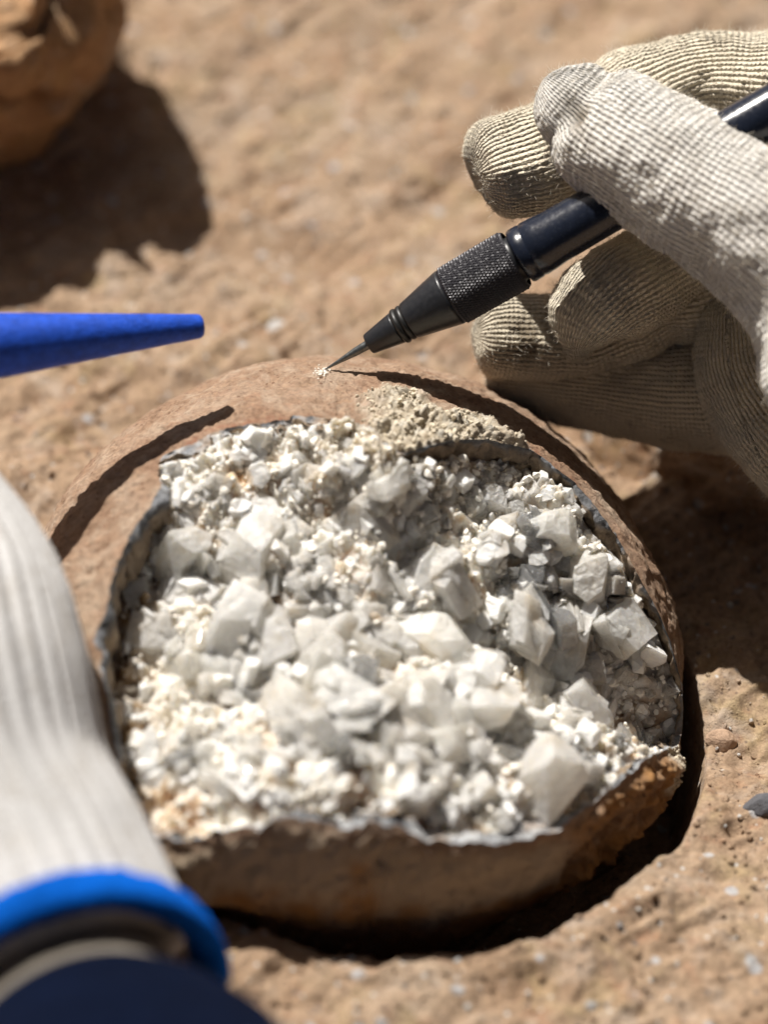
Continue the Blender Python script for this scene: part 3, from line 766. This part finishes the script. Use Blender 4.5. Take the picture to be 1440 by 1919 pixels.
# ---------------------------------------------------------------- sweeps
def catmull(pts, n):
    pts = np.asarray(pts, float); k = len(pts)
    ext = np.vstack([2*pts[0]-pts[1], pts, 2*pts[-1]-pts[-2]])
    seg = np.linalg.norm(np.diff(pts[:, :3], axis=0), axis=1); cum = np.concatenate([[0], np.cumsum(seg)])
    out = []
    for s in np.linspace(0, cum[-1], n):
        i = min(np.searchsorted(cum, s, 'right')-1, k-2); t = (s-cum[i])/max(seg[i], 1e-9)
        p0, p1, p2, p3 = ext[i], ext[i+1], ext[i+2], ext[i+3]
        out.append(.5*((2*p1)+(-p0+p2)*t+(2*p0-5*p1+4*p2-p3)*t*t+(-p0+3*p1-3*p2+p3)*t**3))
    return np.array(out)
def sweep(ctrl, step=.1, nseg=72, cap0=True, cap1=True, pitch=.09, squash=1.0, up=None, capk=1.0, rfun=None):
    """ctrl: list of (Vector, radius). Tube with round caps; returns verts, faces, u, v"""
    c = np.array([list(p)+[r] for p, r in ctrl]); L = np.linalg.norm(np.diff(c[:, :3], axis=0), axis=1).sum()
    n = max(6, int(L/step)); s = catmull(c, n); P_, R_ = s[:, :3], np.maximum(s[:, 3], .01)
    T_ = np.gradient(P_, axis=0); T_ /= np.linalg.norm(T_, axis=1)[:, None]
    ref = np.array(up if up is not None else (0, 0, 1.0)); a = ref-T_[0]*(ref@T_[0]); a /= np.linalg.norm(a)
    A_ = [a]
    for i in range(1, n):
        a = A_[-1]-T_[i]*(A_[-1]@T_[i]); a /= np.linalg.norm(a); A_.append(a)
    A_ = np.array(A_); B_ = np.cross(T_, A_)
    rings = []
    ds = L/(n-1)
    if cap0:
        for t in np.linspace(0, 1, 9)[:-1]:
            th = t*np.pi/2; rings.append((P_[0]-T_[0]*R_[0]*capk*math.cos(th), R_[0]*max(math.sin(th), .02), A_[0], B_[0], -R_[0]*(np.pi/2-th)))
    for i in range(n): rings.append((P_[i], R_[i], A_[i], B_[i], i*ds))
    if cap1:
        for t in np.linspace(0, 1, 9)[1:]:
            th = t*np.pi/2; rings.append((P_[-1]+T_[-1]*R_[-1]*capk*math.sin(th), R_[-1]*max(math.cos(th), .02), A_[-1], B_[-1], L+R_[-1]*th))
    ang = np.linspace(0, 2*np.pi, nseg+1)
    nw = max(8, round(2*np.pi*R_.mean()/pitch))
    vv, uu, wv = [], [], []
    for (p, r, a, b, ar) in rings:
        rad_ = r if rfun is None else r*rfun(ang, ar)
        rad_ = np.broadcast_to(rad_, ang.shape)
        vv.append(p+np.cos(ang)[:, None]*a*rad_[:, None]+np.sin(ang)[:, None]*b*rad_[:, None]*squash)
        uu.append(ang/(2*np.pi)*nw); wv.append(np.full(nseg+1, ar/(pitch*.85)))
    f = grid_faces(len(rings), nseg+1)
    return np.concatenate(vv), f, np.concatenate(uu), np.concatenate(wv)
def union(name, tubes, voxel, smooth_it=3):
    """weld overlapping tubes into one continuous skin; knit coordinates come from the nearest tube"""
    Vs, Fs, Us, Ws = [], [], [], []; k = 0
    for v, f, u, w_ in tubes:
        Vs.append(v); Fs.append(f+k); Us.append(u); Ws.append(w_); k += len(v)
    Vs = np.concatenate(Vs); Fs = np.concatenate(Fs); Us = np.concatenate(Us); Ws = np.concatenate(Ws)
    me = np_mesh('tmp', Vs, Fs); o = bpy.data.objects.new('tmp', me); COL.objects.link(o)
    m = o.modifiers.new('r', 'REMESH'); m.mode = 'VOXEL'; m.voxel_size = voxel
    s = o.modifiers.new('s', 'SMOOTH'); s.iterations = smooth_it; s.factor = .5
    dg = bpy.context.evaluated_depsgraph_get(); ev = o.evaluated_get(dg)
    m2 = bpy.data.meshes.new_from_object(ev)
    bpy.data.objects.remove(o); bpy.data.meshes.remove(me)
    tri = np.concatenate([Fs[:, [0, 1, 2]], Fs[:, [0, 2, 3]]])
    bv = BVHTree.FromPolygons(Vs.tolist(), tri.tolist())
    co = np.empty(len(m2.vertices)*3, np.float32); m2.vertices.foreach_get('co', co); co = co.reshape(-1, 3).astype(float)
    idx = np.empty(len(co), int); hit = np.empty((len(co), 3))
    for i, p in enumerate(co.tolist()):
        l, nn, ix, d = bv.find_nearest(p); idx[i] = ix; hit[i] = l
    t = tri[idx]; a, b, c = Vs[t[:, 0]], Vs[t[:, 1]], Vs[t[:, 2]]
    e0, e1, e2 = b-a, c-a, hit-a
    d00 = (e0*e0).sum(1); d01 = (e0*e1).sum(1); d11 = (e1*e1).sum(1); d20 = (e2*e0).sum(1); d21 = (e2*e1).sum(1)
    den = np.where(np.abs(d00*d11-d01*d01) < 1e-12, 1, d00*d11-d01*d01)
    y = (d11*d20-d01*d21)/den; z = (d00*d21-d01*d20)/den; x = 1-y-z
    uu = Us[t[:, 0]]*x+Us[t[:, 1]]*y+Us[t[:, 2]]*z; ww = Ws[t[:, 0]]*x+Ws[t[:, 1]]*y+Ws[t[:, 2]]*z
    m2.name = name
    union.uw = (uu, ww)
    tid = np.repeat(np.arange(len(tubes)), [len(t_[0]) for t_ in tubes])[tri[idx][:, 0]]; attr(m2, 'whiter', (tid == 0).astype(float))  # marks the first tube for the whiter tone
    attr(m2, 'knit_u', uu); attr(m2, 'knit_v', ww)
    m2.polygons.foreach_set('use_smooth', [True]*len(m2.polygons))
    return m2, co

# ---------------------------------------------------------------- right hand in its knitted glove
hand = thing('gloved_hand', 'hand in a worn cream knitted glove gripping the black engraving pen', 'hand', W(1500, 560, 0))
Wp = W
tubes = [
 # thumb, lying over the pen, running into the ball of the thumb and the wrist
 sweep([(Wp(1085, 205, .75), .62), (Wp(1120, 232, .80), .86), (Wp(1215, 292, 1.1), .95), (Wp(1330, 365, 1.35), .98), (Wp(1440, 435, 1.55), 1.05), (Wp(1560, 560, 1.7), 1.25), (Wp(1690, 760, 1.8), 1.8), (Wp(1900, 1000, 2.0), 2.4)], up=-N, nseg=96, pitch=.122),
 # index finger
 sweep([(Wp(940, 318, -.35), .74), (Wp(985, 305, -.40), .78), (Wp(1090, 270, -.6), .80), (Wp(1200, 205, -.85), .82), (Wp(1300, 160, -1.0), .70), (Wp(1400, 162, -1.0), .80), (Wp(1560, 190, -.8), 1.0), (Wp(1680, 330, -.4), 1.2)], up=-N, capk=.55, pitch=.092),
 # middle finger
 sweep([(Wp(1085, 655, -.30), .22), (Wp(1092, 622, -.20), .48), (Wp(1114, 582, -.14), .64), (Wp(1160, 543, -.24), .68), (Wp(1215, 512, -.5), .66), (Wp(1310, 460, -.8), .74), (Wp(1440, 400, -.9), .82), (Wp(1580, 420, -.6), 1.0)], up=-N, capk=.8, pitch=.085),
 # ring finger
 sweep([(Wp(935, 630, -.95), .56), (Wp(990, 632, -1.0), .60), (Wp(1090, 632, -1.1), .60), (Wp(1180, 600, -1.05), .62), (Wp(1245, 572, -1.0), .52), (Wp(1310, 560, -.95), .62), (Wp(1400, 530, -.95), .78), (Wp(1560, 540, -.7), 1.0)], up=-N, capk=.6, pitch=.085),
 # little finger and the outer edge of the hand
 sweep([(Wp(965, 712, -1.55), .50), (Wp(1020, 716, -1.55), .58), (Wp(1130, 728, -1.5), .66), (Wp(1260, 742, -1.4), .74), (Wp(1370, 740, -1.2), .82), (Wp(1480, 730, -.9), 1.1), (Wp(1600, 740, -.4), 1.5)], up=-N, capk=.8, pitch=.085),
 # palm and heel
 sweep([(Wp(1640, 420, -.3), 1.5), (Wp(1620, 640, .1), 1.9), (Wp(1740, 820, .7), 2.1), (Wp(1930, 1020, 1.6), 2.5)], up=-N, pitch=.09),
 sweep([(Wp(1385, 610, -.55), .55), (Wp(1400, 700, -.55), .72), (Wp(1470, 800, -.4), .85), (Wp(1590, 880, 0), 1.1), (Wp(1740, 940, .8), 1.6)], up=-N, pitch=.085),
]
me, co = union('glove', tubes, .019, 3)
# hollow pinched tip of the thumb, fold shade and dirt marks painted dark
dp = np.array(W(1066, 192, 1.46)); ax_ = np.array((W(1092, 250, 1.58)-W(1066, 192, 1.46)).normalized())
dl = co-dp; al = dl @ ax_; pr = np.linalg.norm(dl-al[:, None]*ax_, axis=1)
dent = np.exp(-(pr/.17)**2)*np.exp(-((al-.16)/.34)**2)*sm(co @ np.array(N), np.array(W(1062, 190, .7)) @ np.array(N), np.array(W(1062, 190, 1.0)) @ np.array(N))
wr = fbm(co*.9, 3, 90)*.06+fbm(co*2.2, 3, 91)*.035
nr = np.empty(len(me.vertices)*3, np.float32); me.vertices.foreach_get('normal', nr); nr = nr.reshape(-1, 3)
uu, ww = union.uw
kx = (uu+.22*fbm(co*3, 2, 97)) % 1-.5
kh = np.cos(kx*np.pi)**.7*(.66+.34*(.5+.5*np.cos(2*np.pi*(ww+.9*np.abs(kx)+.3*fbm(co*3, 2, 98)))))
co2 = co-nr*(dent*.15)[:, None]+nr*(wr+.026*kh*np.clip(.75+.7*fbm(co*1.6, 3, 100), .3, 1.3)-.012+.008*vnoise(co*22, 99))[:, None]
me.vertices.foreach_set('co', co2.ravel().astype(np.float32)); me.update()
st = dent*1.25  # shade of the thumb hollow put into the colour, with some dirt
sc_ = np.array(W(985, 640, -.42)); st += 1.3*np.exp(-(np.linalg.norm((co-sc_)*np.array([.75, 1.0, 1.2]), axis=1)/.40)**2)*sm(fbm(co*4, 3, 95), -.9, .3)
attr(me, 'stain_shade', np.clip(st, 0, 1))
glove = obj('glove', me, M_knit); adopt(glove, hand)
# loose cotton fibres standing off the knit
def fuzz(name, co, nr, count, seed, lmin, lmax, rad, keep):
    r = np.random.default_rng(seed); sel = np.nonzero(keep)[0]; ids = r.choice(sel, count)
    Vv, Ff = [], []; k = 0
    for i in ids:
        p = co[i]; n = nr[i]; t = r.normal(size=3); t /= np.linalg.norm(t)
        d = n*.5+t*.9; d /= np.linalg.norm(d); L = r.uniform(lmin, lmax); bend = r.normal(size=3)*.8
        sd = np.cross(d, r.normal(size=3)); sd /= np.linalg.norm(sd); sd2 = np.cross(sd, d)
        m = 3
        for q in range(m):
            s = q/(m-1); c = p+d*L*s+bend*L*s*s*.5; w_ = rad*(1-.6*s)
            for a in (0, 2.094, 4.189): Vv.append(c+sd*w_*math.cos(a)+sd2*w_*math.sin(a))
        for q in range(m-1):
            for a in range(3):
                b = (a+1) % 3; Ff.append((k+q*3+a, k+q*3+b, k+q*3+3+b, k+q*3+3+a))
        k += 3*m
    return np_mesh(name, np.array(Vv), Ff)
dcam = co2-np.array(CAM); dz = -(dcam @ np.array(N)); sx = dcam @ np.array(U)/dz*FPX+720; sy = 959.5-dcam @ np.array(V)/dz*FPX
keep = (sx > 820) & (sx < 1500) & (sy > 40) & (sy < 980)
# thin out the part of the glove that the photograph does not show
far = ~((sx > 800) & (sx < 1500) & (sy > 30) & (sy < 1000) & (nr @ np.array(N) > -.30))
vg = glove.vertex_groups.new(name='unseen'); vg.add(np.nonzero(far)[0].tolist(), 1.0, 'REPLACE')
dm = glove.modifiers.new('d', 'DECIMATE'); dm.vertex_group = 'unseen'; dm.ratio = float(1-.88*far.mean())
m3 = bpy.data.meshes.new_from_object(glove.evaluated_get(bpy.context.evaluated_depsgraph_get())); glove.modifiers.clear(); glove.vertex_groups.clear(); glove.data = m3
print('glove faces', len(m3.polygons), far.mean())
fz = obj('fuzz', fuzz('fuzz', co2, nr, 26000, 8, .03, .10, .0032, keep), M_fuzz); adopt(fz, hand); fz['kind'] = 'stuff'

# ---------------------------------------------------------------- engraving pen
tip = Vector(egg_hit(607, 694)); tip_w = (tip-TGT).dot(N)
pend = W(1440, 213, tip_w+1.35)
pax = (pend-tip).normalized()
pen = thing('engraving_pen', 'black metal engraving pen with a knurled grip, its needle touching the egg shell', 'engraving pen', tip)
pen.rotation_mode = 'QUATERNION'; pen.rotation_quaternion = pax.to_track_quat('Z', 'Y')
def lathe(prof, nseg=96):
    ang = np.linspace(0, 2*np.pi, nseg, endpoint=False); v = []
    for z, r in prof: v.append(np.stack([np.cos(ang)*r, np.sin(ang)*r, np.full(nseg, z)], 1))
    return np.concatenate(v), grid_faces(len(prof), nseg, True)
def rim_prof(pr):
    return pr
M_blk = mat_plain('black_anodised', (.017, .018, .021), .36, .0, .25, 10, .5)
M_blk2 = mat_plain('black_satin', (.012, .016, .028), .22, .0, .2, 10, .55)
M_knurl = mat_plain('black_knurled', (.022, .021, .027), .38, .25, .25, 12, .5)
M_rub = mat_plain('black_rubber', (.012, .012, .012), .45, .0, .2, 9, .5)
M_steel = mat_plain('grey_steel', (.16, .17, .17), .35, .85, .3, 14, .5)
def px(p): return p/135.0
def part(name, prof, mat, nseg=96, parent=pen):
    v, f = lathe(prof, nseg); return obj(name, np_mesh(name, v, f), mat, parent)
L0 = px(98)
part('needle', [(0, .004), (.02, .010), (px(35), px(4.2)), (px(70), px(8)), (L0+.05, px(9.5))], M_steel, 32)
part('nose_cone', [(L0-.005, px(6)), (L0, px(19)), (L0+.02, px(20.5)), (px(158), px(31)), (px(160), px(31.5)), (px(162), px(26))], M_blk)
def torus(R, r, z, a=48, b=14):
    th = np.linspace(0, 2*np.pi, a, endpoint=False); ph = np.linspace(0, 2*np.pi, b, endpoint=False)
    v = np.array([[(R+r*math.cos(p))*math.cos(t), (R+r*math.cos(p))*math.sin(t), z+r*math.sin(p)] for t in th for p in ph])
    f = [(i*b+j, ((i+1) % a)*b+j, ((i+1) % a)*b+(j+1) % b, i*b+(j+1) % b) for i in range(a) for j in range(b)]
    return v, f
for zz in (168, 180):
    v, f = torus(px(29), px(6.5), px(zz)); obj('o_ring', np_mesh('o_ring', v, f), M_rub, pen)
part('taper', [(px(184), px(26)), (px(186), px(35)), (px(189), px(36.5)), (px(272), px(55)), (px(276), px(55.5)), (px(278), px(52))], M_blk)
# knurl: real diamond pyramids
nz, na = 150, 312
zs = np.linspace(px(277), px(418), nz); an = np.linspace(0, 2*np.pi, na, endpoint=False)
base = np.interp(zs, [px(277), px(283), px(410), px(418)], [px(53.5), px(56.5), px(58), px(55)])
K_ = 64; a1 = K_*an[None]/(2*np.pi)+ (zs[:, None]-zs[0])/.043*.5; a2 = K_*an[None]/(2*np.pi)-(zs[:, None]-zs[0])/.043*.5
tri_ = lambda x: 1-np.abs((x % 1)*2-1)
hk = np.minimum(tri_(a1), tri_(a2))*.017*np.interp(zs, [zs[0], zs[4], zs[-5], zs[-1]], [0, 1, 1, 0])[:, None]
rr_ = base[:, None]+hk
v = np.stack([np.cos(an)[None]*rr_, np.sin(an)[None]*rr_, np.broadcast_to(zs[:, None], rr_.shape)], -1).reshape(-1, 3)
obj('grip', np_mesh('grip', v, grid_faces(nz, na, True), smooth=False), M_knurl, pen)
part('neck', [(px(410), px(50)), (px(416), px(44)), (px(426), px(44)), (px(430), px(50))], M_blk)
end_ = (W(1800, 0, tip_w+1.7)-tip).length
part('barrel', [(px(424), px(46)), (px(426), px(52)), (px(431), px(54)), (px(447), px(54)), (px(449), px(52.5)), (px(453), px(52.5)), (px(455), px(54)), (px(475), px(53)), (px(500), px(50.5)), (px(760), px(48)), (end_, px(46)), (end_+.05, px(30)), (end_+.05, .01)], M_blk2)

# white powder ground off by the needle
pts, sz = [], []
for k in range(90):
    h_ = Vector(egg_hit(602+RNG.normal()*7, 699+RNG.normal()*4)); s_ = RNG.uniform(.006, .018)
    pts.append(h_-EC+Vector((0, -.3, .8)).normalized()*.03); sz.append(s_)
pw_ = obj('powder', scatter_mesh('powder', pts, sz, 61), M_grain, egg); pw_['kind'] = 'stuff'
# ---------------------------------------------------------------- blue rod, left
sp = Vector(egg_hit(436, 766)); best = None
for k in np.linspace(.3, 4, 200):
    q = sp+SUN*k; d = q-CAM; dzz = -d.dot(N); X = d.dot(U)/dzz*FPX+720; Y = 959.5-d.dot(V)/dzz*FPX
    e = (X-378)**2+(Y-615)**2
    if best is None or e < best[0]: best = (e, k, X, Y)
print('rod fit', best)
q = sp+SUN*best[1]; rod_w = (q-TGT).dot(N)
rt = W(380, 611, rod_w); re = W(-260, 672, rod_w+1.5)
rod = thing('tapered_rod', 'blue tapered plastic rod with a blunt tip, held above the left side of the egg', 'rod', rt)
rod.rotation_mode = 'QUATERNION'; rod.rotation_quaternion = (re-rt).normalized().to_track_quat('Z', 'Y')
M_blue = mat_plain('blue_plastic', (.014, .068, .44), .5, 0, .3, 7, .25, .012)
LR = (re-rt).length
v, f = lathe([(0, .001), (0, px(13)), (.012, px(18)), (.035, px(21)), (.07, px(22.5)), (px(375), px(58)), (LR, px(80)), (LR+3, px(92)), (LR+3, .01)], 64)
obj('rod_body', np_mesh('rod_body', v, f), M_blue, rod)

# ---------------------------------------------------------------- left hand, out of focus in front
hand2 = thing('gloved_hand', 'blurred hand in white knitted glove with bright blue cuff and navy sleeve', 'hand', W(-100, 1400, 5))
rib = lambda k, am: (lambda ang, s: 1+am*(np.abs(np.cos(ang*k/2))-.5))
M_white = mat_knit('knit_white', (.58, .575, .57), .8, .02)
axp = [(W(-190, 930, 3.8), 1.25), (W(-140, 1110, 4.2), 1.70), (W(-112, 1290, 4.8), 1.86), (W(-60, 1500, 5.3), 1.80), (W(22, 1660, 5.7), 1.80), (W(92, 1835, 6.2), 1.86)]
tb = [sweep(axp, nseg=160, up=-N, pitch=.16, capk=.05, rfun=rib(38, .065))]
for k in range(4):
    a = W(-200-40*k, 960-60*k, 3.0-.5*k); b = W(-330-30*k, 850-40*k, 2.2-.7*k); c = W(-420, 900+10*k, .6-.6*k)
    tb.append(sweep([(a, .85), (b, .8), (c, .62)], up=-N, pitch=.12))
tb.append(sweep([(W(-150, 1050, 2.90), .95), (W(-230, 900, 3.10), .9), (W(-330, 800, 2.90), .72)], up=-N, pitch=.12))
Vs, Fs, Us, Ws = [], [], [], []; k = 0
me, co = union('glove', tb, .05, 0)
attr(me, 'stain_shade', np.zeros(len(co))); me.attributes['whiter'].data.foreach_set('value', np.zeros(len(co), np.float32))
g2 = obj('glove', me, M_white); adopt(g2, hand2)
M_cuff = mat_cloth('blue_cuff_yarn', (.004, .17, .85), 14)
M_navy = mat_cloth('navy_cloth', (.003, .007, .024), 9)
M_beige = mat_cloth('beige_cloth', (.36, .32, .27), 12)
def ring_tube(name, path, mat, **kw):
    v, f, u, w_ = sweep(path, **kw); return_ = obj(name, np_mesh(name, v, f), mat); adopt(return_, hand2); return return_
d_ = (W(165, 1980, 7.20)-W(120, 1880, 6.50)).normalized()
a0 = W(108, 1872, 6.38)
hem = [(a0-d_*.12, 1.86), (a0-d_*.04, 2.02), (a0+d_*.1, 2.09), (a0+d_*.3, 2.10), (a0+d_*.46, 2.04), (a0+d_*.54, 1.9), (a0+d_*.40, 1.74), (a0, 1.68)]
def ring_profile(name, prof, axis, mat, k=0, am=0):
    a = np.array(U)-np.array(axis)*(np.array(U) @ np.array(axis)); a /= np.linalg.norm(a); b = np.cross(np.array(axis), a)
    ang = np.linspace(0, 2*np.pi, 160, endpoint=False); v = []
    for p, r in prof:
        rr2 = r*(1+am*np.cos(ang*k)) if k else r*np.ones_like(ang)
        if k: rr2 = rr2*(1+.010*fbm(np.stack([np.cos(ang)*9, np.sin(ang)*9, np.full_like(ang, r*11)], 1), 3, 120))
        v.append(np.array(p)+np.cos(ang)[:, None]*a*rr2[:, None]+np.sin(ang)[:, None]*b*rr2[:, None])
    o = obj(name, np_mesh(name, np.concatenate(v), grid_faces(len(prof), 160, True)), mat); adopt(o, hand2); return o
ring_profile('cuff', hem, d_, M_cuff, 56, .004)
ring_profile('shirt_cuff', [(a0-d_*.6, 1.42), (a0+d_*.3, 1.46), (a0+d_*.95, 1.52), (a0+d_*1.05, 1.50), (a0+d_*1.05, 1.40)], d_, M_beige)
a1_ = a0+d_*.98
ring_profile('sleeve', [(a1_-d_*.3, 1.40), (a1_, 1.58), (a1_+d_*.08, 1.66), (a1_+d_*.5, 1.95), (a1_+d_*1.2, 2.25), (a1_+d_*3.0, 2.7), (a1_+d_*9, 3.4)], d_, M_navy)
print('crystals', ncry[0])
